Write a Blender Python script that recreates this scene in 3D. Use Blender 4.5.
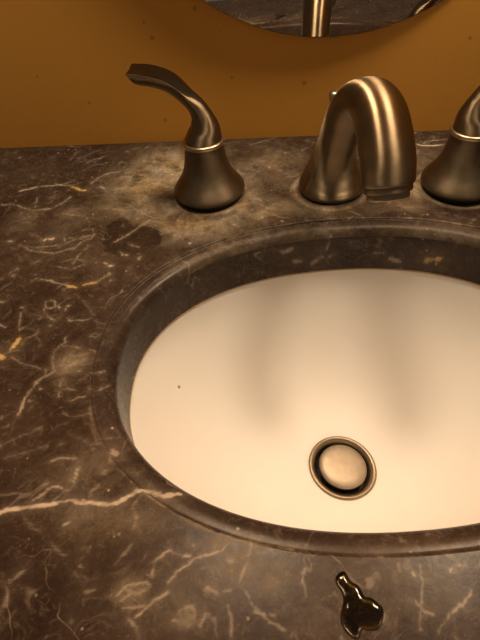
import bpy, bmesh, math
import numpy as np
from mathutils import Vector, Matrix

scene = bpy.context.scene
for o in list(bpy.data.objects):
    bpy.data.objects.remove(o)
MM = 0.001                      # all dimensions below are in millimetres

# ---------------------------------------------------------------- camera
cam_d = bpy.data.cameras.new('camera')
cam = bpy.data.objects.new('camera', cam_d)
scene.collection.objects.link(cam)
scene.camera = cam
r = Vector((0.99530239, 0.06293244, -0.07357083))
u = Vector((0.00502248, 0.72532456, 0.68838875))
fw = Vector((-0.09668471, 0.68552447, -0.72160118))
M = Matrix((r, u, -fw)).transposed().to_4x4()
M.translation = Vector((-36.298, -459.918, 223.415)) * MM
cam.matrix_world = M
cam_d.sensor_fit = 'VERTICAL'
cam_d.sensor_height = 24.0
cam_d.sensor_width = 18.0
cam_d.lens = 487.75 / 640.0 * 24.0
cam_d.clip_start = 0.01
cam_d.clip_end = 20

# ---------------------------------------------------------------- world, lamps, exposure
world = bpy.data.worlds.new('world')
scene.world = world
world.use_nodes = True
bg = world.node_tree.nodes['Background']
bg.inputs['Color'].default_value = (1.0, 0.74, 0.48, 1)
bg.inputs['Strength'].default_value = 0.11

def bulb(x, y, z, watts):
    l = bpy.data.lights.new('vanity_bulb', 'POINT')
    l.energy = watts
    l.color = (1.0, 0.79, 0.55)
    l.shadow_soft_size = 0.07
    o = bpy.data.objects.new('vanity_bulb', l)
    o.location = (x * MM, y * MM, z * MM)
    scene.collection.objects.link(o)
bulb(-105, -85, 750, 13.0)
bulb(270, -85, 750, 13.0)

scene.view_settings.view_transform = 'Standard'
scene.view_settings.look = 'None'
scene.view_settings.gamma = 1.0
scene.view_settings.use_curve_mapping = False
scene.view_settings.exposure = 0.0

# ---------------------------------------------------------------- helpers
def link(o, parent=None):
    scene.collection.objects.link(o)
    if parent is not None:
        o.parent = parent
    return o

def mesh_obj(name, verts, faces, mat, parent=None, smooth=True, scale=MM, uvn=0, sharp=None):
    me = bpy.data.meshes.new(name)
    me.from_pydata([tuple(c * scale for c in v) for v in verts], [], faces)
    me.validate()
    bm = bmesh.new(); bm.from_mesh(me)
    bmesh.ops.recalc_face_normals(bm, faces=bm.faces)
    if sharp:
        for e in bm.edges:
            if len(e.link_faces) == 2 and e.calc_face_angle(0) > math.radians(sharp):
                e.smooth = False
    bm.to_mesh(me); bm.free()
    if smooth:
        me.polygons.foreach_set('use_smooth', [True] * len(me.polygons))
    if uvn:                     # u runs along the sweep, v around it: brushed metal needs the direction
        uv = me.uv_layers.new(name='sweep')
        rows = max(len(verts) // uvn - 1, 1)
        for p in me.polygons:
            js = [v % uvn for v in p.vertices]
            wrap = max(js) - min(js) > uvn // 2
            for li, vi, j in zip(p.loop_indices, p.vertices, js):
                uv.data[li].uv = ((vi // uvn) / rows, (j + uvn if wrap and j < uvn // 2 else j) / uvn)
    me.materials.append(mat)
    return link(bpy.data.objects.new(name, me), parent)

def empty(name, loc, label, cat, group=None, rz=0.0):
    o = bpy.data.objects.new(name, None)
    o.location = Vector(loc) * MM
    o.rotation_euler = (0, 0, rz)
    o.empty_display_size = 0.02
    tag(o, label, cat, group)
    return link(o)

def tag(o, label, cat, group=None):
    o['label'] = label
    o['category'] = cat
    if group:
        o['group'] = group

def loft(rings, cap0=True, cap1=True):
    """rings: list of equal-length closed loops -> verts, faces"""
    n = len(rings[0])
    verts = [tuple(p) for ring in rings for p in ring]
    faces = []
    for i in range(len(rings) - 1):
        for j in range(n):
            k = (j + 1) % n
            faces.append((i * n + j, i * n + k, (i + 1) * n + k, (i + 1) * n + j))
    if cap0:
        faces.append(tuple(range(n)))
    if cap1:
        b = (len(rings) - 1) * n
        faces.append(tuple(b + j for j in range(n)))
    return verts, faces

def lathe(profile, n=64, cap0=True, cap1=True, c=(0, 0, 0)):
    rings = [[(c[0] + rr * math.cos(2 * math.pi * j / n), c[1] + rr * math.sin(2 * math.pi * j / n), c[2] + z)
              for j in range(n)] for rr, z in profile]
    return loft(rings, cap0, cap1)

def catmull(pts, per=6):
    """smooth resampling of rows of numbers"""
    P = np.array(pts, float)
    P = np.vstack([2 * P[0] - P[1], P, 2 * P[-1] - P[-2]])
    out = []
    for i in range(1, len(P) - 2):
        for s in range(per):
            t = s / per
            a, b, c, d = P[i - 1], P[i], P[i + 1], P[i + 2]
            out.append(.5 * ((2 * b) + (-a + c) * t + (2 * a - 5 * b + 4 * c - d) * t * t + (-a + 3 * b - 3 * c + d) * t ** 3))
    out.append(P[-2])
    return np.array(out)

# ---------------------------------------------------------------- materials
class NT:
    def __init__(s, name):
        s.m = bpy.data.materials.new(name)
        s.m.use_nodes = True
        s.t = s.m.node_tree
        s.b = s.t.nodes['Principled BSDF']
    def n(s, kind, **kw):
        nd = s.t.nodes.new(kind)
        for k, v in kw.items():
            if k.startswith('i_'):
                nd.inputs[k[2:].replace('_', ' ')].default_value = v
            else:
                setattr(nd, k, v)
        return nd
    def l(s, a, b):
        s.t.links.new(a, b)
    def math(s, op, a, b=None, clamp=False):
        nd = s.t.nodes.new('ShaderNodeMath'); nd.operation = op; nd.use_clamp = clamp
        for i, x in enumerate((a, b)):
            if x is None: continue
            if isinstance(x, (int, float)): nd.inputs[i].default_value = x
            else: s.l(x, nd.inputs[i])
        return nd.outputs[0]
    def mix(s, f, a, b):
        nd = s.t.nodes.new('ShaderNodeMix'); nd.data_type = 'RGBA'
        for sock, x in ((nd.inputs[0], f), (nd.inputs[6], a), (nd.inputs[7], b)):
            if isinstance(x, (int, float)): sock.default_value = x
            elif isinstance(x, tuple): sock.default_value = x
            else: s.l(x, sock)
        return nd.outputs[2]
    def ramp(s, f, stops):
        nd = s.t.nodes.new('ShaderNodeValToRGB')
        el = nd.color_ramp.elements
        while len(el) < len(stops): el.new(0.5)
        for e, (pos, col) in zip(el, stops):
            e.position = pos; e.color = col if len(col) == 4 else (*col, 1)
        s.l(f, nd.inputs[0])
        return nd.outputs[0]
    def noise(s, vec, scale, detail=4, rough=.55, dist=0.0):
        nd = s.n('ShaderNodeTexNoise')
        nd.inputs['Scale'].default_value = scale
        nd.inputs['Detail'].default_value = detail
        nd.inputs['Roughness'].default_value = rough
        nd.inputs['Distortion'].default_value = dist
        s.l(vec, nd.inputs['Vector'])
        return nd.outputs['Fac']
    def bump(s, h, strength, dist):
        nd = s.n('ShaderNodeBump')
        nd.inputs['Strength'].default_value = strength
        nd.inputs['Distance'].default_value = dist
        s.l(h, nd.inputs['Height'])
        s.l(nd.outputs[0], s.b.inputs['Normal'])

def g(v):                       # sRGB 0..255 triple -> linear
    return tuple(((c / 255 / 12.92) if c / 255 < .04045 else ((c / 255 + .055) / 1.055) ** 2.4) for c in v) + (1,)

def mat_wall():
    k = NT('ochre_wall_paint')
    pos = k.n('ShaderNodeNewGeometry').outputs['Position']
    n1 = k.noise(pos, 6, 3, .6)
    n2 = k.noise(pos, 90, 4, .7)
    col = k.mix(n1, (0.79, 0.37, 0.062, 1), (0.86, 0.42, 0.075, 1))
    col = k.mix(k.ramp(n2, [(.62, (0, 0, 0)), (.75, (.22, .22, .22))]), col, (0.50, 0.215, 0.032, 1))
    spots = None
    for x, z, rad in [(-151, 93, 2.2), (-156, 105, 1.4), (-111, 113, 1.8), (-223, 41, 1.4), (-153, 21, 2.0),
                      (-20, 49, 2.4), (-85, 57, 1.5), (-265, 67, 1.2), (116, 78, 1.6)]:
        d = k.n('ShaderNodeVectorMath', operation='DISTANCE')
        k.l(pos, d.inputs[0]); d.inputs[1].default_value = (x * MM, 0, z * MM)
        m = k.math('SUBTRACT', 1.25, k.math('MULTIPLY', d.outputs['Value'], 1 / (rad * MM)), True)
        spots = m if spots is None else k.math('MAXIMUM', spots, m)
    col = k.mix(k.math('MULTIPLY', spots, .45), col, (0.10, 0.03, 0.005, 1))
    k.l(col, k.b.inputs['Base Color'])
    k.b.inputs['Roughness'].default_value = .62
    k.b.inputs['Specular IOR Level'].default_value = .3
    k.bump(k.noise(pos, 160, 3, .6), .12, .001)
    return k.m

def mat_stone():
    k = NT('brown_marble')
    pos = k.n('ShaderNodeNewGeometry').outputs['Position']
    at = k.n('ShaderNodeVertexColor', layer_name='marks')
    sep = k.n('ShaderNodeSeparateColor'); k.l(at.outputs['Color'], sep.inputs[0])
    vein, haze_glint, gold, dark = sep.outputs[0], sep.outputs[1], sep.outputs[2], at.outputs['Alpha']
    big = k.noise(pos, 9, 5, .6, 1.2)
    mid = k.noise(pos, 34, 6, .65, .8)
    fine = k.noise(pos, 260, 5, .7)
    grain = k.noise(pos, 520, 4, .75)
    col = k.ramp(big, [(.30, STONE[0]), (.45, STONE[1]), (.58, STONE[2]), (.72, STONE[3])])
    col = k.mix(k.ramp(mid, [(.46, (0, 0, 0)), (.74, (.6, .6, .6))]), col, STONE[4])
    smear = k.noise(pos, 75, 6, .75, 2.2)
    col = k.mix(k.ramp(smear, [(.53, (0, 0, 0)), (.68, (.6, .6, .6))]), col, STONE[5])
    crumb = k.noise(pos, 210, 6, .72, 1.2)
    col = k.mix(k.ramp(crumb, [(.60, (0, 0, 0)), (.70, (.45, .45, .45))]), col, (0.21, 0.165, 0.12, 1))
    col = k.mix(k.ramp(crumb, [(.33, (.5, .5, .5)), (.43, (0, 0, 0))]), col, STONE[6])
    col = k.mix(k.ramp(smear, [(.30, (.55, .55, .55)), (.44, (0, 0, 0))]), col, STONE[6])
    # hairline veins
    hv = k.noise(pos, 24, 3, .5, .6)
    rid = k.math('ABSOLUTE', k.math('SUBTRACT', hv, .5))
    hair = k.ramp(rid, [(0.0, (1, 1, 1)), (.008, (0, 0, 0))])
    gate = k.ramp(k.noise(pos, 30, 4), [(.50, (0, 0, 0)), (.68, (.24, .24, .24))])
    col = k.mix(k.math('MULTIPLY', hair, gate), col, VEINC)
    # pale flecks
    vo = k.n('ShaderNodeTexVoronoi'); vo.inputs['Scale'].default_value = 150
    k.l(pos, vo.inputs['Vector'])
    fl = k.ramp(vo.outputs['Distance'], [(.06, (1, 1, 1)), (.16, (0, 0, 0))])
    fg = k.ramp(k.noise(pos, 45, 2), [(.56, (0, 0, 0)), (.68, (.6, .6, .6))])
    col = k.mix(k.math('MULTIPLY', fl, fg), col, VEINC)
    # lime scale film and painted step highlights: patchy and grainy
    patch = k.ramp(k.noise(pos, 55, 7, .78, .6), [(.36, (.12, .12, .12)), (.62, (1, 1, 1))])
    hz = k.math('MULTIPLY', k.math('MULTIPLY', haze_glint, patch), HAZE_GLINT_K, True)
    warm = k.ramp(k.noise(pos, 40, 3), [(.4, (0.27, 0.19, 0.098)), (.6, SCALE_GLINTC[:3])])
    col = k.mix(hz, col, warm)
    sp = k.ramp(grain, [(.56, (0, 0, 0)), (.68, (1, 1, 1))])
    col = k.mix(k.math('MULTIPLY', k.math('MULTIPLY', sp, hz), .7), col, (0.60, 0.50, 0.35, 1))
    dp = k.ramp(grain, [(.34, (1, 1, 1)), (.44, (0, 0, 0))])
    col = k.mix(k.math('MULTIPLY', k.math('MULTIPLY', dp, hz), .65), col, STONE[4])
    col = k.mix(dark, col, (0.017, 0.010, 0.006, 1))
    col = k.mix(vein, col, VEINC)
    col = k.mix(gold, col, (0.60, 0.42, 0.17, 1))
    k.l(col, k.b.inputs['Base Color'])
    ro = k.math('ADD', .26, k.math('MULTIPLY', hz, .35))
    ro = k.math('ADD', ro, k.math('MULTIPLY', k.math('SUBTRACT', fine, .5), .25))
    k.l(ro, k.b.inputs['Roughness'])
    k.b.inputs['Specular IOR Level'].default_value = .15
    k.bump(k.math('ADD', fine, k.math('MULTIPLY', haze_glint, k.math('MULTIPLY', grain, 1.5))), .12, .0004)
    return k.m

STONE = [(0.021, 0.0112, 0.0078), (0.030, 0.0175, 0.0122), (0.041, 0.0252, 0.0178), (0.060, 0.040, 0.029),
         (0.074, 0.051, 0.037, 1), (0.125, 0.092, 0.067, 1), (0.014, 0.0085, 0.006, 1)]
VEINC = (0.64, 0.52, 0.40, 1)
SCALE_GLINTC = (0.37, 0.30, 0.21, 1)
HAZE_GLINT_K = 1.35

def mat_metal(name, col, rough, brushed=True, col2=None, aniso=1.0):
    k = NT(name)
    tc = k.n('ShaderNodeTexCoord').outputs['Object']
    mp = k.n('ShaderNodeMapping'); mp.inputs['Scale'].default_value = (1, 1, .06)
    k.l(tc, mp.inputs['Vector'])
    st = k.noise(mp.outputs[0], 900, 3, .6)
    sm = k.noise(tc, 60, 4, .65)
    c2 = col2 or tuple(c * .72 for c in col)
    cc = k.mix(k.ramp(sm, [(.35, (0, 0, 0)), (.7, (1, 1, 1))]), (*c2, 1), (*col, 1))
    k.l(cc, k.b.inputs['Base Color'])
    k.b.inputs['Metallic'].default_value = 1
    ro = k.math('ADD', rough - .1, k.math('MULTIPLY', sm, .2))
    k.l(ro, k.b.inputs['Roughness'])
    if brushed:
        k.b.inputs['Anisotropic'].default_value = aniso
        tg = k.n('ShaderNodeTangent', direction_type='UV_MAP', uv_map='sweep')
        k.l(tg.outputs[0], k.b.inputs['Tangent'])
        k.bump(st, .10, .0002)
    return k.m

def mat_plain(name, col, rough, spec=.5):
    k = NT(name)
    pos = k.n('ShaderNodeTexCoord').outputs['Object']
    c = k.mix(k.noise(pos, 60, 3), (*[x * .92 for x in col], 1), (*col, 1))
    k.l(c, k.b.inputs['Base Color'])
    k.b.inputs['Roughness'].default_value = rough
    k.b.inputs['Specular IOR Level'].default_value = spec
    return k.m

def mat_porcelain():
    k = NT('white_porcelain')
    pos = k.n('ShaderNodeNewGeometry').outputs['Position']
    col = k.mix(k.noise(pos, 14, 3), (.80, .775, .74, 1), (.84, .82, .79, 1))
    d = k.n('ShaderNodeVectorMath', operation='DISTANCE')      # the one dark speck of dirt
    k.l(pos, d.inputs[0]); d.inputs[1].default_value = SPECK
    col = k.mix(k.math('SUBTRACT', 1.3, k.math('MULTIPLY', d.outputs['Value'], 1 / .0013), True), col, (.06, .04, .03, 1))
    k.l(col, k.b.inputs['Base Color'])
    k.b.inputs['Roughness'].default_value = .55
    k.b.inputs['Specular IOR Level'].default_value = .25
    return k.m
SPECK = (-0.1193, -0.2435, -0.0786)

def mat_glass_mirror():
    k = NT('mirror_silver')
    k.b.inputs['Base Color'].default_value = (.80, .80, .78, 1)
    k.b.inputs['Metallic'].default_value = 1
    k.b.inputs['Roughness'].default_value = .015
    return k.m

def mat_water():
    k = NT('water')
    k.b.inputs['Base Color'].default_value = (.55, .48, .42, 1)
    k.b.inputs['Transmission Weight'].default_value = 1
    k.b.inputs['IOR'].default_value = 1.33
    k.b.inputs['Roughness'].default_value = .02
    return k.m

WALL = mat_wall()
BRUSHED = mat_metal('brushed_bronze_nickel', (.29, .218, .138), .37)
BELL = mat_metal('satin_bronze_nickel', (.225, .172, .112), .43, True, None, .7)
BRIGHT = mat_metal('polished_nickel', (.62, .51, .35), .32, False)
DRAINM = mat_metal('worn_drain_nickel', (.34, .27, .19), .42, False)
STOPM = mat_metal('dull_stopper_nickel', (.50, .42, .33), .55, False)
BLACK = mat_plain('black_rubber', (.012, .009, .007), .6)
PORC = mat_porcelain()
CAULK = mat_plain('tan_caulk', (.42, .30, .17), .6)
MIRROR = mat_glass_mirror()
EDGE = mat_plain('mirror_edge', (.10, .085, .06), .3)
WATER = mat_water()
STONEM = mat_stone()

# ---------------------------------------------------------------- traced marks in the stone, plus painted step highlights (mm on the counter)
VEINS_AND_GLINTS = [
 ('v',1.46,0.80,[(-276.5,-85.3,0.0),(-262.5,-79.4,0.0),(-240.7,-76.5,0.0)]),
 ('v',0.97,0.35,[(-240.7,-76.5,0.0),(-230.5,-72.8,0.0)]),
 ('v',1.13,0.50,[(-286.3,-107.3,0.0),(-275.6,-106.3,0.0),(-252.7,-117.3,0.0),(-237.6,-115.8,0.0),(-229.3,-107.1,0.0),(-225.2,-98.7,0.0)]),
 ('g',2.48,0.90,[(-228.3,-81.4,0.0),(-218.7,-86.9,0.0),(-214.7,-88.0,0.0)]),
 ('v',1.43,0.50,[(-213.2,-77.3,0.0),(-207.0,-65.6,0.0),(-199.1,-59.0,0.0),(-189.9,-57.9,0.0)]),
 ('v',1.41,0.60,[(-202.3,-82.9,0.0),(-197.2,-84.9,0.0)]),
 ('v',2.51,0.95,[(-226.7,-159.3,0.0),(-220.1,-157.0,0.0)]),
 ('v',1.70,0.70,[(-257.5,-159.6,0.0),(-254.6,-160.3,0.0)]),
 ('v',0.99,0.40,[(-230.2,-168.1,0.0),(-210.5,-166.2,-0.0),(-197.2,-156.5,0.0),(-187.2,-154.2,0.0)]),
 ('v',0.84,0.35,[(-200.0,-147.2,0.0),(-192.0,-146.1,0.0),(-187.2,-154.2,0.0),(-189.9,-159.3,0.0),(-197.2,-156.5,0.0)]),
 ('v',1.07,0.30,[(-224.8,-122.3,0.0),(-212.4,-125.8,0.0),(-201.9,-129.1,0.0),(-197.3,-136.4,-0.0)]),
 ('v',1.04,0.45,[(-168.6,-163.9,0.0),(-157.9,-151.4,0.0),(-146.4,-135.7,0.0)]),
 ('v',1.00,0.40,[(-245.2,-165.1,0.0),(-232.4,-173.0,0.0),(-212.9,-176.0,0.0),(-198.9,-169.7,0.0),(-195.3,-163.0,0.0)]),
 ('v',0.93,0.40,[(-205.7,-192.7,0.0),(-193.4,-195.2,0.0),(-184.8,-190.9,0.0)]),
 ('v',0.79,0.30,[(-203.7,-187.0,0.0),(-195.0,-182.5,0.0),(-185.0,-187.4,0.0)]),
 ('v',0.91,0.50,[(-214.2,-205.8,0.0),(-204.3,-208.1,0.0),(-191.7,-212.6,0.0)]),
 ('g',1.92,0.80,[(-190.6,-213.7,0.0),(-184.4,-214.8,0.0)]),
 ('g',1.92,0.90,[(-179.3,-212.3,0.0),(-171.8,-210.3,0.0)]),
 ('v',0.74,0.40,[(-171.8,-210.3,0.0),(-166.7,-204.6,-0.0),(-163.1,-201.4,0.0)]),
 ('v',0.86,0.50,[(-201.3,-231.6,0.0),(-200.9,-228.7,0.0),(-198.3,-227.8,0.0),(-194.8,-229.8,0.0),(-193.4,-233.7,0.0),(-196.3,-235.6,0.0),(-199.5,-234.6,0.0),(-201.3,-231.6,0.0)]),
 ('v',1.77,0.60,[(-185.3,-233.8,-0.0),(-183.5,-233.8,0.0)]),
 ('v',1.67,0.95,[(-165.5,-191.9,0.0),(-164.0,-192.0,-0.0)]),
 ('v',1.96,0.30,[(-239.9,-198.6,-0.0),(-236.2,-194.2,0.0)]),
 ('g',3.03,0.90,[(-207.5,-263.5,0.0),(-207.8,-269.4,-0.0)]),
 ('v',1.00,0.50,[(-208.5,-269.4,0.0),(-209.8,-272.7,0.0)]),
 ('g',3.96,0.90,[(-217.7,-275.9,-0.0),(-212.4,-279.1,0.0)]),
 ('v',0.72,0.30,[(-182.9,-222.0,0.0),(-170.8,-233.9,0.0),(-163.6,-242.4,-0.0)]),
 ('v',0.77,0.50,[(-180.4,-278.2,0.0),(-180.3,-272.6,0.0),(-178.2,-269.4,0.0),(-175.0,-266.9,0.0),(-176.7,-261.8,0.0)]),
 ('v',0.78,0.35,[(-178.2,-269.4,0.0),(-170.1,-270.2,0.0),(-164.4,-271.8,0.0)]),
 ('v',0.71,0.45,[(-216.3,-239.2,0.0),(-210.5,-255.7,0.0)]),
 ('v',0.69,0.35,[(-210.5,-255.7,0.0),(-205.7,-252.1,0.0)]),
 ('v',1.23,0.55,[(-183.5,-297.9,0.0),(-186.0,-310.5,-0.0),(-186.2,-319.8,0.0)]),
 ('v',0.63,0.45,[(-181.0,-287.5,-0.0),(-180.4,-292.7,0.0),(-183.2,-298.6,0.0)]),
 ('v',0.65,0.35,[(-206.2,-278.3,0.0),(-195.7,-283.8,0.0),(-184.0,-287.9,0.0)]),
 ('v',1.21,0.50,[(-179.5,-302.1,0.0),(-177.9,-301.4,0.0)]),
 ('v',0.98,0.50,[(-168.9,-295.6,0.0),(-167.0,-303.4,0.0),(-166.2,-307.5,-0.0)]),
 ('v',0.73,0.40,[(-157.4,-295.5,0.0),(-151.6,-290.7,-0.5),(-147.5,-288.0,-1.0)]),
 ('v',1.22,0.50,[(-146.7,-288.8,-1.0),(-144.9,-287.3,-2.0)]),
 ('v',0.77,0.40,[(-150.9,-301.1,-0.0),(-145.2,-302.8,-0.5),(-141.0,-297.1,-3.5)]),
 ('d',1.09,0.70,[(-178.8,-300.7,-0.0),(-174.4,-295.6,-0.0),(-167.6,-291.9,-0.0),(-154.1,-296.2,-0.0)]),
 ('d',1.03,0.60,[(-168.5,-321.5,0.0),(-161.6,-316.2,-0.0),(-154.9,-315.4,-0.0),(-147.8,-314.0,0.0)]),
 ('d',1.03,0.60,[(-155.7,-268.5,0.0),(-153.9,-258.5,0.0),(-148.6,-240.2,-0.5),(-143.9,-227.9,-0.5)]),
 ('v',1.22,0.20,[(-188.4,-339.0,-0.0),(-179.4,-333.5,0.0),(-169.3,-327.1,0.0)]),
 ('v',1.09,0.15,[(-182.8,-345.8,0.0),(-175.6,-343.3,0.0),(-162.0,-338.4,0.0)]),
 ('v',1.17,0.50,[(-156.9,-346.8,0.0),(-152.2,-345.1,0.0),(-144.6,-345.4,0.0)]),
 ('v',0.66,0.30,[(-149.0,-332.8,0.0),(-138.3,-337.3,0.0),(-134.2,-336.6,0.0)]),
 ('v',0.78,0.35,[(-181.0,-272.6,0.0),(-179.0,-282.1,0.0),(-174.6,-289.7,0.0)]),
 ('v',2.09,0.95,[(-175.8,-374.7,0.0),(-163.3,-371.4,0.0),(-149.7,-369.5,0.0),(-141.1,-366.8,0.0),(-129.2,-368.1,0.0),(-119.5,-368.6,0.0),(-114.6,-365.5,0.0),(-110.0,-361.6,0.0),(-103.8,-361.0,-0.5)]),
 ('v',2.21,0.75,[(-103.8,-361.0,-0.5),(-95.2,-363.0,-1.0),(-88.6,-360.9,-3.5)]),
 ('v',0.64,0.50,[(-102.5,-362.4,-0.5),(-101.3,-363.9,-0.5)]),
 ('v',1.10,0.60,[(-160.2,-368.4,0.0),(-155.9,-364.8,0.0),(-151.6,-360.1,0.0),(-148.0,-361.0,0.0),(-143.7,-362.4,0.0),(-141.5,-358.0,0.0),(-142.2,-351.4,0.0)]),
 ('v',0.51,0.30,[(-177.2,-365.4,0.0),(-167.2,-364.6,0.0),(-160.0,-364.7,0.0)]),
 ('v',0.99,0.35,[(-132.1,-366.5,0.0),(-131.8,-362.5,0.0),(-129.1,-359.4,0.0)]),
 ('v',0.59,0.45,[(-158.9,-377.0,0.0),(-154.0,-381.0,0.0),(-149.7,-382.2,0.0)]),
 ('v',0.61,0.30,[(-144.1,-386.3,0.0),(-140.4,-389.8,0.0),(-135.2,-391.3,0.0)]),
 ('v',1.34,0.30,[(-128.7,-398.9,0.0),(-126.5,-400.4,0.0)]),
 ('v',0.92,0.35,[(-128.4,-389.3,0.0),(-126.1,-389.2,0.0)]),
 ('v',0.90,0.35,[(-126.6,-395.5,0.0),(-125.4,-396.3,0.0)]),
 ('v',2.21,0.22,[(-147.3,-406.4,0.0),(-145.3,-407.0,0.0)]),
 ('v',1.30,0.25,[(-121.6,-406.4,0.0),(-118.0,-405.1,0.0)]),
 ('v',0.86,0.30,[(-106.6,-403.4,0.0),(-102.6,-405.9,0.0),(-105.9,-408.3,0.0)]),
 ('v',0.64,0.25,[(-111.8,-407.1,0.0),(-108.1,-404.6,0.0)]),
 ('v',0.78,0.60,[(-94.3,-397.8,0.0),(-94.2,-393.4,0.0),(-89.4,-387.8,0.0),(-84.8,-388.5,0.0),(-79.7,-389.9,0.0)]),
 ('v',1.13,0.60,[(-80.5,-383.8,0.0),(-77.9,-386.1,0.0)]),
 ('v',0.86,0.50,[(-87.2,-400.7,0.0),(-82.0,-395.1,0.0),(-77.3,-391.1,0.0),(-65.8,-387.3,0.0),(-63.3,-384.7,0.0)]),
 ('v',0.83,0.55,[(-97.9,-413.8,0.0),(-92.9,-409.6,0.0),(-87.0,-404.8,0.0)]),
 ('v',0.55,0.45,[(-104.1,-411.5,0.0),(-95.4,-409.7,0.0)]),
 ('v',0.77,0.45,[(-108.8,-407.0,0.0),(-105.0,-403.0,0.0),(-97.1,-401.1,0.0),(-95.5,-402.6,0.0)]),
 ('v',0.56,0.40,[(-103.8,-404.5,0.0),(-99.0,-406.5,0.0),(-95.4,-403.3,0.0)]),
 ('v',0.74,0.55,[(-100.9,-415.3,0.0),(-97.2,-417.1,0.0),(-96.0,-420.0,0.0)]),
 ('v',0.54,0.45,[(-80.4,-411.5,0.0),(-78.6,-410.0,0.0),(-74.9,-409.8,0.0),(-73.4,-411.9,0.0),(-73.8,-414.8,0.0),(-76.5,-416.3,0.0),(-79.1,-415.0,-0.0),(-80.4,-411.5,0.0)]),
 ('v',0.73,0.55,[(-82.4,-414.5,0.0),(-80.2,-415.8,0.0)]),
 ('v',0.72,0.60,[(-71.9,-415.9,-0.0),(-69.9,-411.8,0.0)]),
 ('v',0.84,0.45,[(-70.1,-402.0,0.0),(-65.9,-404.3,0.0)]),
 ('v',1.74,0.25,[(-62.9,-390.5,0.0),(-61.1,-391.2,0.0)]),
 ('v',0.87,0.30,[(-74.2,-394.6,0.0),(-68.0,-395.5,0.0)]),
 ('v',0.52,0.35,[(-94.5,-399.0,0.0),(-96.9,-397.9,0.0)]),
 ('v',1.15,0.32,[(-52.2,-382.7,-0.5),(-54.5,-391.8,0.0),(-56.6,-400.5,0.0),(-52.1,-405.4,0.0),(-48.7,-409.7,0.0),(-45.0,-412.7,0.0),(-37.8,-415.8,0.0)]),
 ('v',0.81,0.55,[(-49.9,-409.8,0.0),(-45.8,-411.0,0.0),(-44.6,-413.4,0.0)]),
 ('v',1.00,0.40,[(-43.8,-410.2,0.0),(-42.6,-410.5,0.0)]),
 ('v',0.84,0.40,[(-29.8,-393.2,0.0),(-30.5,-398.2,0.0)]),
 ('v',0.62,0.25,[(-30.4,-398.6,0.0),(-29.7,-403.8,0.0)]),
 ('v',0.78,0.45,[(-34.1,-415.6,0.0),(-35.5,-418.3,0.0)]),
 ('v',0.83,0.30,[(-62.6,-403.4,0.0),(-60.2,-402.9,0.0)]),
 ('v',0.61,0.45,[(18.7,-390.4,0.0),(17.4,-399.5,0.0),(15.0,-409.2,0.0),(14.5,-412.9,0.0)]),
 ('v',0.78,0.50,[(14.2,-404.1,0.0),(18.5,-407.3,0.0),(20.5,-407.2,0.0)]),
 ('v',0.78,0.50,[(37.4,-398.6,0.0),(30.2,-404.8,0.0),(24.6,-409.4,0.0)]),
 ('v',0.61,0.30,[(24.6,-409.4,0.0),(21.3,-413.6,0.0)]),
 ('v',0.82,0.90,[(12.5,-391.0,0.0),(13.7,-391.2,0.0)]),
 ('v',1.42,0.95,[(14.9,-393.2,0.0),(15.4,-394.4,0.0)]),
 ('v',2.06,0.28,[(9.8,-390.0,0.0),(9.9,-391.9,0.0)]),
 ('v',3.65,0.22,[(-3.0,-397.4,-0.0),(-0.3,-395.0,0.0)]),
 ('v',0.48,0.60,[(29.7,-391.5,0.0),(31.1,-390.7,0.0)]),
 ('v',0.49,0.60,[(33.8,-389.4,-0.0),(34.7,-389.0,0.0)]),
 ('v',0.48,0.50,[(35.7,-389.7,0.0),(37.1,-388.9,0.0)]),
 ('v',0.81,0.30,[(22.4,-390.2,0.0),(22.8,-392.1,0.0)]),
 ('v',0.86,0.25,[(6.4,-376.8,-4.0),(12.3,-379.0,-2.0),(18.0,-381.7,-1.0)]),
 ('v',2.65,0.45,[(-126.6,-339.7,-0.5),(-124.0,-341.3,-0.5)]),
 ('v',1.02,0.40,[(-114.9,-351.5,-0.5),(-113.2,-352.0,-0.5)]),
 ('v',0.65,0.30,[(-135.0,-333.7,0.0),(-125.5,-331.2,-3.0)]),
 ('v',1.09,0.40,[(-61.5,-166.7,-12.0),(-48.5,-162.3,-10.0),(-36.3,-159.3,-17.0)]),
 ('v',3.25,0.45,[(-39.4,-159.9,-16.0),(-33.2,-158.9,-14.0)]),
 ('v',2.82,0.35,[(-30.8,-158.3,-26.5),(-26.1,-157.2,-27.5)]),
 ('v',3.48,0.30,[(-16.5,-155.7,-31.0),(-8.7,-154.5,-26.0)]),
 ('v',1.07,0.40,[(-5.5,-154.8,-18.5),(-2.8,-152.8,-6.0)]),
 ('v',2.80,0.30,[(-2.5,-154.1,-25.5),(2.1,-153.6,-24.0)]),
 ('v',0.87,0.35,[(-61.5,-166.7,-12.0),(-55.8,-164.3,-21.0)]),
 ('g',4.66,0.90,[(71.6,-157.3,-27.5),(80.2,-160.0,-24.5)]),
 ('g',2.00,0.70,[(66.8,-156.6,-29.0),(72.8,-158.0,-30.0)]),
 ('g',1.97,0.70,[(78.5,-159.3,-30.0),(84.6,-161.3,-32.5)]),
 ('v',3.39,0.40,[(44.6,-152.9,-29.5),(52.5,-153.8,-32.0)]),
 ('v',2.07,0.30,[(31.7,-152.6,-24.5),(39.2,-152.8,-23.5)]),
 ('v',2.15,0.30,[(12.1,-152.9,-13.0),(17.4,-152.5,-12.5)]),
 ('v',1.77,0.90,[(77.2,-22.0,0.0),(85.0,-28.5,0.0),(95.1,-31.2,0.0),(105.8,-30.2,0.0)]),
 ('v',1.14,0.65,[(89.2,-25.0,0.0),(97.1,-20.8,0.0),(110.6,-20.0,0.0)]),
 ('v',0.80,0.30,[(-118.1,-203.6,-35.0),(-114.3,-199.7,-31.5)]),
 ('v',1.14,0.35,[(20.1,-136.2,0.0),(14.5,-130.5,0.0)]),
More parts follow.
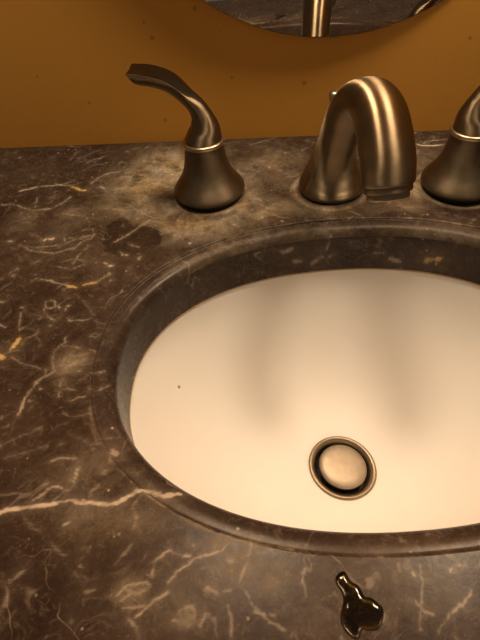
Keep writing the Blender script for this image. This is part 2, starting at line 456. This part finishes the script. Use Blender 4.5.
 ('v',1.51,0.40,[(10.6,-140.4,-0.5),(14.7,-137.3,0.0)]),
 ('v',1.09,0.35,[(-257.6,-2.2,0.0),(-246.1,-5.3,0.0)]),
 ('v',1.04,0.35,[(-246.3,-31.5,0.0),(-244.4,-17.8,0.0)]),
 ('v',1.17,0.30,[(-71.2,-15.5,0.0),(-47.4,-3.3,0.0)]),
 ('h',1.27,0.75,[(-102.7,-363.6,0.0),(-94.1,-368.5,0.0),(-83.2,-373.9,0.0),(-72.7,-378.3,0.0),(-59.1,-382.2,-0.0),(-46.6,-383.9,-0.5),(-34.4,-385.1,-0.5)]),  # h rows: highlights of the cutout step edge, painted in as pale colour
 ('h',1.15,0.60,[(-145.9,-314.6,0.0),(-140.9,-327.2,0.0),(-136.4,-334.4,0.0)]),
 ('h',1.05,0.60,[(-129.2,-343.4,0.0),(-121.2,-350.3,0.0),(-112.5,-356.9,0.0)]),
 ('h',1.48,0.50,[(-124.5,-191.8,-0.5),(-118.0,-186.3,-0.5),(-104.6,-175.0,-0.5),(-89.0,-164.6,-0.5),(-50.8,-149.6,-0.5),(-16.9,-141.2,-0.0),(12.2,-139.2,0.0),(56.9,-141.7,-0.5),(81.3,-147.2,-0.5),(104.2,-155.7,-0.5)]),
]
HAZE = [
 (-157.6,-87.2,32.5,39.3,1.00),
 (-139.2,-50.5,35.9,31.9,1.00),
 (-108.6,-142.7,31.9,18.4,0.80),
 (-81.6,-110.0,20.0,28.6,0.85),
 (-77.4,-70.5,19.6,23.0,0.50),
 (-175.2,-81.2,16.6,29.6,0.50),
 (-46.7,-55.2,25.1,33.7,0.35),
 (-139.3,-129.0,20.9,19.6,0.60),
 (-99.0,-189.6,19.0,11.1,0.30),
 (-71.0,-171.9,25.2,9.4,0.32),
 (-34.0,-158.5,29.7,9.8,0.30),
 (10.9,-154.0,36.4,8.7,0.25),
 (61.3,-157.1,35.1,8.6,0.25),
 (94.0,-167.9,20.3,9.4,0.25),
 (-53.8,-125.9,31.9,13.8,0.55),
 (1.5,-128.5,38.3,9.5,0.35),
 (67.1,-90.9,5.6,24.1,0.80),
 (80.0,-55.5,18.4,20.4,0.30),
 (55.5,-126.9,15.0,8.2,0.35),
 (-55.0,-390.6,9.5,7.9,0.45),
 (-42.0,-396.0,9.2,8.3,0.30),
 (-64.2,-384.7,13.3,4.2,0.35),
 (-77.4,-403.3,18.9,12.7,0.15),
 (-101.6,-404.4,6.9,5.3,0.35),
 (-76.9,-413.2,4.5,3.9,0.30),
 (-166.1,-282.9,8.8,11.0,0.55),
 (-211.5,-128.7,13.9,13.3,0.35),
 (-253.0,-134.0,12.4,17.9,0.25),
 (-180.3,-179.4,31.1,34.8,0.10),
 (-135.5,-351.2,23.1,10.8,0.20),
 (-121.3,-375.7,23.7,8.3,0.30),
 (24.6,-398.8,15.7,14.4,0.08),
 (9.6,-393.8,24.2,11.3,0.10),
 (-19.7,-404.4,23.9,13.9,0.08),
 (-212.1,-166.2,32.5,31.5,0.12),
]
DARK_PATCH = [(-180.5,-142.5),(-177.2,-135.8),(-170.2,-133.3),(-164.0,-135.0),(-158.5,-144.8),(-153.3,-142.3),(-147.2,-143.9),(-137.3,-149.6),(-133.0,-160.0),(-133.8,-168.7),(-138.8,-174.6),(-146.9,-180.3),(-159.9,-183.5),(-172.6,-176.0),(-178.9,-161.0)]
PUDDLE = [(-17.1,-395.7),(-14.4,-393.3),(-12.4,-393.4),(-11.7,-395.5),(-10.3,-397.4),(-7.9,-398.2),(-6.5,-400.6),(-6.0,-402.7),(-3.2,-402.6),(-1.0,-404.3),(1.1,-406.0),(1.1,-408.8),(-0.1,-412.3),(-2.3,-414.4),(-5.8,-414.6),(-8.0,-414.0),(-9.1,-417.0),(-10.7,-418.1),(-13.9,-416.0),(-15.6,-413.7),(-16.3,-410.3),(-15.1,-406.7),(-14.1,-404.2),(-15.0,-400.9),(-16.9,-398.8)]

# ---------------------------------------------------------------- setting: back wall
def box(x0, x1, y0, y1, z0, z1):
    v = [(x, y, z) for x in (x0, x1) for y in (y0, y1) for z in (z0, z1)]
    f = [(0, 1, 3, 2), (4, 6, 7, 5), (0, 4, 5, 1), (2, 3, 7, 6), (0, 2, 6, 4), (1, 5, 7, 3)]
    return v, f
w = mesh_obj('wall_back', *box(-1500, 1500, 0, 120, -850, 1700), WALL, smooth=False)
w['kind'] = 'structure'
w['label'] = 'ochre brown painted wall behind the faucet'

fl_ = mesh_obj('floor', *box(-1500, 1500, -2200, 0, -970, -850), mat_plain('tan_floor', (.25, .17, .10), .5), smooth=False)
fl_['kind'] = 'structure'

# ---------------------------------------------------------------- countertop
XC, YC, A, B, ROT, NEXP = 7.49, -263.56, 161.48, 122.66, 0.1027, 2.198
INS, THK = 13.1, 40.0

def oval_r(th, a, b):           # radius of the sink oval in direction th (array)
    t = th - ROT
    return (np.abs(np.cos(t) / a) ** NEXP + np.abs(np.sin(t) / b) ** NEXP) ** (-1 / NEXP)

def vnoise(x, y, cell, seed=0):
    x = x / cell; y = y / cell
    xi = np.floor(x).astype(np.int64); yi = np.floor(y).astype(np.int64)
    fx = x - xi; fy = y - yi
    fx = fx * fx * (3 - 2 * fx); fy = fy * fy * (3 - 2 * fy)
    def h(i, j):
        v = np.sin(i * 127.1 + j * 311.7 + seed * 74.7) * 43758.5453
        return v - np.floor(v)
    return (h(xi, yi) * (1 - fx) * (1 - fy) + h(xi + 1, yi) * fx * (1 - fy) +
            h(xi, yi + 1) * (1 - fx) * fy + h(xi + 1, yi + 1) * fx * fy)

def inside_dist(px, py, poly):
    """signed distance to polygon, positive inside"""
    poly = np.array(poly); n = len(poly)
    dmin = np.full(px.shape, 1e9); ins = np.zeros(px.shape, bool)
    for i in range(n):
        ax, ay = poly[i]; bx, by = poly[(i + 1) % n]
        ex, ey = bx - ax, by - ay
        t = np.clip(((px - ax) * ex + (py - ay) * ey) / (ex * ex + ey * ey), 0, 1)
        dmin = np.minimum(dmin, np.hypot(px - ax - t * ex, py - ay - t * ey))
        c = ((ay > py) != (by > py)) & (px < ex * (py - ay) / (ey if ey else 1e-9) + ax)
        ins ^= c
    return np.where(ins, dmin, -dmin)

def stone_marks(V):
    N = len(V)
    x, y, z = V[:, 0], V[:, 1], V[:, 2]
    out = np.zeros((N, 4), np.float32)
    jx = (vnoise(x, y, 5.5, 1) - .5) * 2.2 + (vnoise(x, y, 1.4, 2) - .5) * 1.9
    jy = (vnoise(x, y, 5.5, 3) - .5) * 2.2 + (vnoise(x, y, 1.4, 4) - .5) * 1.9
    grit = vnoise(x, y, 1.5, 5) * .55 + vnoise(x, y, 5, 6) * .8
    chan = {'v': 0, 'h': 1, 'g': 2, 'd': 3}  # h: painted step highlights, sharing the scale film channel
    rng = np.random.default_rng(11)
    extra = []
    for _ in range(230):        # short broken hairlines
        cx, cy = rng.uniform(-340, 60), rng.uniform(-470, -8)
        a = rng.normal(.35, .9); L = rng.uniform(4, 26); k = max(3, int(L / 4))
        pts = [(cx, cy, 0.0)]
        for _j in range(k):
            a += rng.normal(0, .45)
            pts.append((pts[-1][0] + math.cos(a) * L / k, pts[-1][1] + math.sin(a) * L / k, 0.0))
        extra.append(('v' if rng.random() > .25 else 'd', rng.uniform(.5, 1.3), rng.uniform(.10, .42), pts))
    for _ in range(330):        # pale crumbs
        cx, cy = rng.uniform(-340, 140), rng.uniform(-470, -5)
        e = rng.uniform(.2, 2.0); a = rng.uniform(0, 6.3)
        extra.append(('v', rng.uniform(.7, 2.0), rng.uniform(.15, .6), [(cx, cy, 0.0), (cx + e * math.cos(a), cy + e * math.sin(a), 0.0)]))
    for kind, wd, st, pts in VEINS_AND_GLINTS + extra:
        P = np.array(pts)
        pad = wd * 2 + 5
        lo = P.min(0) - pad; hi = P.max(0) + pad
        sel = np.nonzero((x > lo[0]) & (x < hi[0]) & (y > lo[1]) & (y < hi[1]) & (z > lo[2]) & (z < hi[2]))[0]
        if not len(sel): continue
        q = V[sel].copy()
        jit = .55 if kind != 'h' else .15
        q[:, 0] += jx[sel] * jit; q[:, 1] += jy[sel] * jit
        dm = np.full(len(sel), 1e9)
        for a, b in zip(P[:-1], P[1:]):
            e = b - a
            t = np.clip(((q - a) @ e) / max(e @ e, 1e-6), 0, 1)
            dm = np.minimum(dm, np.linalg.norm(q - a - t[:, None] * e, axis=1))
        half = wd * .5 * (.35 + .85 * grit[sel])
        m = np.clip(1.0 - (dm - half + .5) / 1.0, 0, 1) * st * .85
        halo = np.exp(-(dm / (wd * 1.3 + 1.0)) ** 2) * st * (.09 if kind != 'd' else 0)
        m = np.maximum(m * np.clip(-.05 + 1.35 * grit[sel], .1, 1), halo)
        c = chan[kind]
        out[sel, c] = np.maximum(out[sel, c], m)
    wob = vnoise(x, y, 9, 7) * .6 + vnoise(x, y, 3.2, 8) * .4
    hz = np.zeros(N)
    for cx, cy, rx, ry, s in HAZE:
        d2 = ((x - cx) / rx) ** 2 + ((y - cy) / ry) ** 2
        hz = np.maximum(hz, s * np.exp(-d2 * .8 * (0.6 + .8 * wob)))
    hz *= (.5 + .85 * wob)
    # thin rings of scale round the three faucet bases
    for fx in (-101.6, 0, 101.6):
        d = np.hypot(x - fx, y + 98)
        hz = np.maximum(hz, .75 * np.exp(-((d - 30) / 3.2) ** 2))
    hz *= (z > -8)
    dk = inside_dist(x + jx * 1.3, y + jy * 1.3, DARK_PATCH)
    dkm = np.clip(dk / 1.6 + .5, 0, 1)
    hz *= 1 - dkm
    pd = inside_dist(x, y, PUDDLE)
    pdm = np.clip(pd / .8, 0, 1)
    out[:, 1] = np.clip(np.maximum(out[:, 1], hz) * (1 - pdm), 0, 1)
    out[:, 0] *= (1 - pdm)
    out[:, 3] = np.maximum(out[:, 3], np.maximum(dkm * .3, pdm * .95))
    return out

def build_counter():
    # directions: fine where the picture looks, coarser at the unseen right
    fine = np.linspace(math.radians(35), math.radians(300), 1300, endpoint=False)
    coarse = np.linspace(math.radians(-60), math.radians(35), 200, endpoint=False)
    th = np.concatenate([coarse, fine])
    n = len(th)
    X0, X1, Y0, Y1 = -410, 460, -530, 0
    ct, sn = np.cos(th), np.sin(th)
    with np.errstate(divide='ignore'):
        rx = np.where(ct > 0, (X1 - XC) / ct, (X0 - XC) / ct)
        ry = np.where(sn > 0, (Y1 - YC) / sn, (Y0 - YC) / sn)
    rout = np.minimum(np.abs(rx), np.abs(ry))
    rin = oval_r(th, A, B)
    rows = []
    def row(rad, z):
        rows.append(np.stack([XC + rad * ct, YC + rad * sn, np.full(n, z)], 1))
    row(rout, -THK)
    row(rout, -2.0); row(rout - .6, -.6); row(rout - 2, 0)
    K = 270
    for i in range(1, K):
        s = i / K
        row(rout - 2 + (rin + .4 - rout + 2) * s, 0)
    row(rin + .35, 0); row(rin, -.15); row(rin - .35, -.5); row(rin - .5, -1.0); row(rin - .8, -1.3)
    for i in range(1, 29):      # nearly flat rim that rolls over into the cutout
        ph = math.pi / 2 * i / 28
        ins = .8 + (INS - .8) * math.sin(ph) ** (2 / 2.5)
        z = -1.3 - 10.0 * (1 - max(math.cos(ph), 0) ** (2 / 2.5))
        row(oval_r(th, A - ins, B - ins), z)
    for z in (-12.5, -14, -16, -18, -20, -22, -24, -26, -28, -30, -32, -34, -36, -38, -39.6):
        row(oval_r(th, A - INS, B - INS), z)
    row(oval_r(th, A - INS + .6, B - INS + .6), -THK)
    R = len(rows)
    V = np.concatenate(rows)
    ii = np.arange(R)[:, None]; jj = np.arange(n)[None, :]
    i2 = (ii + 1) % R; j2 = (jj + 1) % n
    F = np.stack([ii * n + jj, i2 * n + jj, i2 * n + j2, ii * n + j2], -1).reshape(-1, 4)
    me = bpy.data.meshes.new('countertop')
    me.vertices.add(len(V)); me.vertices.foreach_set('co', (V * MM).astype(np.float32).ravel())
    me.loops.add(F.size); me.loops.foreach_set('vertex_index', F.astype(np.int32).ravel())
    me.polygons.add(len(F))
    me.polygons.foreach_set('loop_start', np.arange(0, F.size, 4, dtype=np.int32))
    me.polygons.foreach_set('loop_total', np.full(len(F), 4, np.int32))
    me.polygons.foreach_set('use_smooth', np.ones(len(F), bool))
    me.update(calc_edges=True)
    ca = me.color_attributes.new('marks', 'FLOAT_COLOR', 'POINT')
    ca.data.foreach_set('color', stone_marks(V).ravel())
    me.materials.append(STONEM)
    o = link(bpy.data.objects.new('countertop', me))
    tag(o, 'dark brown marble vanity countertop with cream veins and an oval sink cutout', 'countertop')
    return o
build_counter()

# ---------------------------------------------------------------- undermount sink
DR = np.array([7.0, -272.6, -145.0])                  # centre of the drain
DN = Vector((.13, -.01, .99)).normalized()             # the drain leans a little
sink = empty('undermount_sink', (XC, YC, -THK - 118), 'white oval porcelain undermount sink set below the brown marble', 'sink')
SO = np.array([XC, YC, -THK - 118])

def build_bowl():
    n = 160
    th = np.linspace(0, 2 * math.pi, n, endpoint=False)
    ct, sn = np.cos(th), np.sin(th)
    r0 = oval_r(th, A - INS + 1.2, B - INS + 1.2)
    rings = []
    def ring(x, y, z):
        rings.append(np.stack([x, y, z + 0 * x], 1))
    # outer skin (below), from the drain outlet up to the flange
    rd = 25.5
    def surf(t):
        """t = 1 at the rim, 0 at the drain"""
        cx = DR[0] + (XC - DR[0]) * t; cy = DR[1] + (YC - DR[1]) * t
        rad = rd + (r0 - rd) * t
        x = cx + rad * ct; y = cy + rad * sn
        plane = DR[2] - ((x - DR[0]) * DN.x + (y - DR[1]) * DN.y) / DN.z
        base = DR[2] + (-THK - DR[2]) * (t ** 2.7)
        wgt = (1 - t) ** 2.2
        z = base + (plane - DR[2]) * wgt
        return x, y, z
    ts = 1 - np.linspace(0, 1, 44) ** 1.25
    # flange top, then inside of the bowl, then the underside back up
    fl = oval_r(th, A + 9, B + 9)
    ring(XC + fl * ct, YC + fl * sn, -THK - .2)
    ring(XC + (r0 + 1) * ct, YC + (r0 + 1) * sn, -THK - .2)
    for t in ts:
        x, y, z = surf(t)
        ring(x, y, z - (.9 if t == 1 else 0.2))
    x, y, z = surf(0)
    ring(x, y, z - 9)
    for t in ts[::-1]:
        x, y, z = surf(t)
        o = 1.0 + 9.0 / np.hypot(x - XC, y - YC).clip(20)
        ring(XC + (x - XC) * o, YC + (y - YC) * o, z - 9)
    ring(XC + fl * ct, YC + fl * sn, -THK - 9)
    rings.append(rings[0])
    v, f = loft([[tuple(p - SO) for p in rg] for rg in rings], False, False)
    return mesh_obj('basin', v, f, PORC, sink)
build_bowl()

def build_caulk():
    n = 160
    th = np.linspace(0, 2 * math.pi, n, endpoint=False)
    rings = []
    for k in range(9):
        ph = 2 * math.pi * k / 8
        rad = oval_r(th, A - INS + 1.0 + 1.3 * math.cos(ph), B - INS + 1.0 + 1.3 * math.cos(ph))
        z = -THK - .4 + 1.2 * math.sin(ph)
        rings.append([(XC + a * math.cos(t) - SO[0], YC + a * math.sin(t) - SO[1], z - SO[2]) for a, t in zip(rad, th)])
    v, f = loft(rings, False, False)
    mesh_obj('caulk_bead', v, f, CAULK, sink)['label'] = 'tan caulk bead between marble and basin'
build_caulk()

def drain_part(name, prof, mat, parent, off=(0, 0, 0), n=72, cap0=False, cap1=False):
    v, f = lathe(prof, n, cap0, cap1)
    q = Vector((0, 0, 1)).rotation_difference(DN)
    base = Vector(DR) - Vector(SO)
    v = [tuple(base + q @ (Vector(p) + Vector(off))) for p in v]
    return mesh_obj(name, v, f, mat, parent)
fl = drain_part('drain_flange', [(27.0, -1.0), (27.2, .4), (26.7, 1.3), (25.6, 1.7), (24.2, 1.2), (22.4, -.6), (20.9, -2.6),
                                 (20.4, -7), (20.2, -22), (22.5, -22), (23.0, -7), (27.0, -1.0)], DRAINM, sink)
fl['label'] = 'round brushed metal drain flange'
drain_part('drain_stopper', [(0.01, 3.4), (7, 3.3), (13, 2.9), (16.6, 2.2), (18.6, 1.1), (19.1, 0), (18.6, -1.2), (16, -2.0), (6, -2.6), (5, -20), (0.01, -20)],
           STOPM, fl, (.2, .2, .3))['label'] = 'domed metal pop-up stopper'
drain_part('drain_throat', [(20.3, -12), (0.01, -12)], BLACK, fl)

# ---------------------------------------------------------------- faucet spout
FY = -98.15
TH = math.radians(12.2)
spout = empty('faucet_spout', (.4, FY + 2, 0), 'brushed bronze arched faucet spout standing between the two lever taps', 'faucet')
SD = Vector((math.sin(TH), -math.cos(TH), 0)); SL = Vector((math.cos(TH), math.sin(TH), 0))

def sweep(path, n, shape):
    """path rows: forward, z, half width, half thickness; returns rings perpendicular to the path"""
    P = np.array(path)
    T = np.gradient(P[:, :2], axis=0)
    T /= np.linalg.norm(T, axis=1)[:, None]
    rings = []
    for i in range(len(P)):
        f0, z0 = P[i, :2]
        tf, tz = T[i]
        nf, nz = -tz, tf                 # in-plane normal (back / up side of the arch)
        ring = []
        for lat, nor in shape(i, P[i]):
            ring.append((f0 + nf * nor, lat, z0 + nz * nor))
        rings.append(ring)
    return rings

SP = catmull([(0, 3.0, 26.4, 26.0), (0, 6.5, 25.8, 25.4), (.3, 12, 23.4, 23.0), (1.4, 21, 19.9, 19.6), (4, 32, 17.0, 16.8), (8.8, 45, 15.0, 14.4),
              (16, 59, 14.3, 13.0), (25, 72.5, 14.3, 12.4), (37, 84.5, 14.6, 12), (51, 93.5, 15.1, 11.8), (65.5, 97.8, 15.5, 11.8),
              (80, 96, 15.9, 11.8), (92, 88, 16.1, 11.8), (101.5, 77, 16.1, 11.8), (106, 66.5, 16.0, 11.6)], 6)
def sshape(i, row, n=56):
    e = 2.15
    out = []
    for j in range(n):
        a = 2 * math.pi * j / n
        c, s = math.cos(a), math.sin(a)
        out.append((row[2] * math.copysign(abs(c) ** (2 / e), c), row[3] * math.copysign(abs(s) ** (2 / e), s)))
    return out
def to_spout(rings):
    return [[tuple(SD * p[0] + SL * p[1] + Vector((0, 0, p[2]))) for p in rg] for rg in rings]
rg = sweep(SP, 56, sshape)
# rolled lip and recessed end at the outlet
last = np.array(rg[-1]); cen = last.mean(0)
tipdir = np.array([SP[-1][0] - SP[-2][0], 0, SP[-1][1] - SP[-2][1]]); tipdir /= np.linalg.norm(tipdir)
for sc, dz in ((.985, .9), (.95, 1.4), (.88, 1.2), (.86, -3)):
    rg.append([tuple(cen + (p - cen) * sc + tipdir * dz) for p in last])
first = np.array(rg[0]); c0 = first.mean(0)
pre = [[tuple(c0 + (p - c0) * s + np.array([0, 0, dz])) for p in first] for s, dz in ((.93, -1.6), (.985, -1.1))]
mesh_obj('spout_body', *loft(to_spout(pre + rg)), BRUSHED, spout, uvn=56)
def tip_ring(steps):
    return to_spout([[tuple(cen + (p - cen) * sc + tipdir * dz) for p in last] for sc, dz in steps])
mesh_obj('outlet_collar', *loft(tip_ring(((.80, -2), (.90, 1.5), (.915, 2.4), (.915, 4.6), (.89, 5.4), (.78, 5.4)))), BRUSHED, spout, uvn=56, sharp=40)['label'] = 'stepped collar at the spout tip'
mesh_obj('aerator', *loft(tip_ring(((.80, 3), (.80, 8.8), (.77, 9.6), (.62, 9.6), (.60, 7.5)))), DRAINM, spout)['label'] = 'aerator ring under the spout tip'
mesh_obj('base_gasket', *lathe([(26.0, 0), (26.0, 2.2)], 64), BLACK, spout)
rodp = Vector((1.3, 31, 0))
rod = mesh_obj('lift_rod', *lathe([(1.9, 0), (1.9, 58)], 20, c=(rodp.x, rodp.y, 0)), BRIGHT, spout)
mesh_obj('rod_knob', *lathe([(.01, 56), (3.2, 56.4), (4.0, 58), (4.5, 61), (4.8, 64), (4.3, 65.6), (2.5, 66.6), (.01, 66.8)], 32, c=(rodp.x, rodp.y, 0)),
         BRIGHT, rod)['label'] = 'shiny lift rod knob peeking out behind the spout'

# ---------------------------------------------------------------- faucet handles
def lever_rings(n=40):
    #      out   z     half width, half thickness below, above,  flatness of the top face
    path = [(-.8, 47.4, 14.8, 14.8, 14.8, 2, 0), (-1.9, 53, 13.2, 13.2, 13.2, 2, 0), (-2.6, 58, 11.6, 11.6, 11.6, 2, 0), (-2.2, 64, 9.6, 9.4, 9.2, 2, 0), (-1.2, 69, 8.7, 8.0, 7.4, 2, .2),
            (1.8, 76.5, 8.6, 7.6, 5.4, 2, .3), (9, 87.2, 10, 8.7, 1.8, 2.1, .8), (18, 95.4, 11, 9.5, .3, 2.3, 1), (31, 100.6, 11, 10, -.4, 2.5, 1), (42, 102.2, 10.4, 10, -.6, 2.6, 1), (46.5, 102.6, 10.2, 9.8, -.6, 2.6, 1)]
    P = catmull(path, 5)
    T = np.gradient(P[:, :2], axis=0); T /= np.linalg.norm(T, axis=1)[:, None]
    rings = []
    for i in range(len(P)):
        o, z, hw, hb, ht, e, sh = P[i]
        nf, nz = -T[i][1], T[i][0]
        ring = []
        for j in range(n):
            a = 2 * math.pi * j / n
            c, s = math.cos(a), math.sin(a)
            if s > 1e-6:
                w_ = min(max(sh, 0), 1); nor = ht * ((1 - w_) * s + w_ * (1 - abs(c) ** 1.3)); lat = hw * c
            else:
                nor = hb * math.copysign(abs(s) ** (2 / e), s); lat = hw * math.copysign(abs(c) ** (2 / e), c)
            ring.append((o + nf * nor + max(0, (o - 38) / 8) * min(nor, 0) * .6, lat, z + nz * nor))
        rings.append(ring)
    return rings

def make_handle(x, ang, label):
    h = empty('lever_tap', (x, FY - 1.2, 0), label, 'tap', 'lever taps beside the spout', ang)
    mesh_obj('base_gasket', *lathe([(27.6, 0), (27.6, 4.6)], 64), BLACK, h)
    prof = catmull([(26.8, 4.0), (29.0, 4.4), (29.8, 5.8), (29.2, 8.2), (26.4, 12.3), (22.4, 18), (19.0, 25), (16.9, 33), (15.8, 40), (15.2, 45.5)], 4)
    mesh_obj('bell_base', *lathe([tuple(p) for p in prof], 72), BELL, h, uvn=72)
    ring = [(15.2 + 1.6 * math.cos(t), 46.8 + 1.9 * math.sin(t)) for t in np.linspace(-math.pi / 2, math.pi / 2, 11)]
    mesh_obj('collar_ring', *lathe([(13, 44.9)] + ring + [(13, 48.7)], 64), BRIGHT, h)['label'] = 'bright collar ring'
    v, f = loft(lever_rings())
    lv = mesh_obj('lever', v, f, BRUSHED, h, uvn=40)
    bv = lv.modifiers.new('soft_creases', 'BEVEL')
    bv.width = .9 * MM; bv.segments = 3; bv.limit_method = 'ANGLE'; bv.angle_limit = math.radians(38); bv.harden_normals = True
    return h
make_handle(-101.0, math.radians(180), 'brushed bronze lever tap left of the spout, ringed by pale lime scale')
make_handle(101.6, math.radians(0), 'brushed bronze lever tap right of the spout, cut off by the picture edge')

# ---------------------------------------------------------------- oval wall mirror
mir = empty('wall_mirror', (4, 0, 86.5), 'frameless oval wall mirror above the faucet, only its bottom edge showing', 'mirror')
def oval_plate(a, b, y0, y1, yb, n=160):
    def rg(s, y):
        return [(((a - s) * math.cos(2 * math.pi * j / n)), y, b + (b - s) * math.sin(2 * math.pi * j / n)) for j in range(n)]
    return rg
mir.rotation_euler = (0, 0, math.radians(2.6))
rgf = oval_plate(220, 267, 0, 0, 0)
v, f = loft([rgf(0, -.8), rgf(0, -4.2), rgf(.7, -4.8)], True, False)
mesh_obj('mirror_edge', v, f, EDGE, mir)
v, f = loft([rgf(.7, -4.8), rgf(.7, -4.9)], True, True)
gl = mesh_obj('mirror_glass', v, f, MIRROR, mir, smooth=False)

# ---------------------------------------------------------------- spilled water
def build_puddle():
    P = np.array(PUDDLE)
    for _ in range(2):          # round the traced outline (corner cutting)
        Q = np.roll(P, -1, 0)
        P = np.stack([P * .75 + Q * .25, P * .25 + Q * .75], 1).reshape(-1, 2)
    cx, cy = P.mean(0)
    step = .45
    xs = np.arange(P[:, 0].min() - step, P[:, 0].max() + 2 * step, step)
    ys = np.arange(P[:, 1].min() - step, P[:, 1].max() + 2 * step, step)
    X, Y = np.meshgrid(xs, ys)
    D = inside_dist(X, Y, P)
    use = np.zeros(D.shape, bool)
    cell = (D[:-1, :-1] > 0) | (D[1:, :-1] > 0) | (D[:-1, 1:] > 0) | (D[1:, 1:] > 0)
    # corners that lie outside slide onto the outline
    for j, i in np.argwhere(D <= 0):
        if D[j, i] < -2 * step: continue
        p = np.array([X[j, i], Y[j, i]]); A_ = P; B_ = np.roll(P, -1, 0); E_ = B_ - A_
        tt = np.clip(((p - A_) * E_).sum(1) / (E_ ** 2).sum(1), 0, 1)
        C_ = A_ + E_ * tt[:, None]
        X[j, i], Y[j, i] = C_[np.argmin(((C_ - p) ** 2).sum(1))]
    Z = .04 + 1.15 * (1 - np.exp(-np.clip(D, 0, None) / .75))
    ids = {}
    verts, faces = [], []
    def vid(j, i, low):
        key = (j, i, low and D[j, i] > 0)
        if key not in ids:
            ids[key] = len(verts)
            verts.append((X[j, i] - cx, Y[j, i] - cy, .04 if key[2] else Z[j, i]))
        return ids[key]
    for j, i in np.argwhere(cell):
        c = [(j, i), (j, i + 1), (j + 1, i + 1), (j + 1, i)]
        faces.append(tuple(vid(a, b, False) for a, b in c))
        faces.append(tuple(vid(a, b, True) for a, b in c[::-1]))
    o = mesh_obj('water_puddle', verts, faces, WATER)
    o.location = (cx * MM, cy * MM, 0)
    tag(o, 'small dark puddle of spilled water on the marble in front of the sink', 'water puddle')
build_puddle()
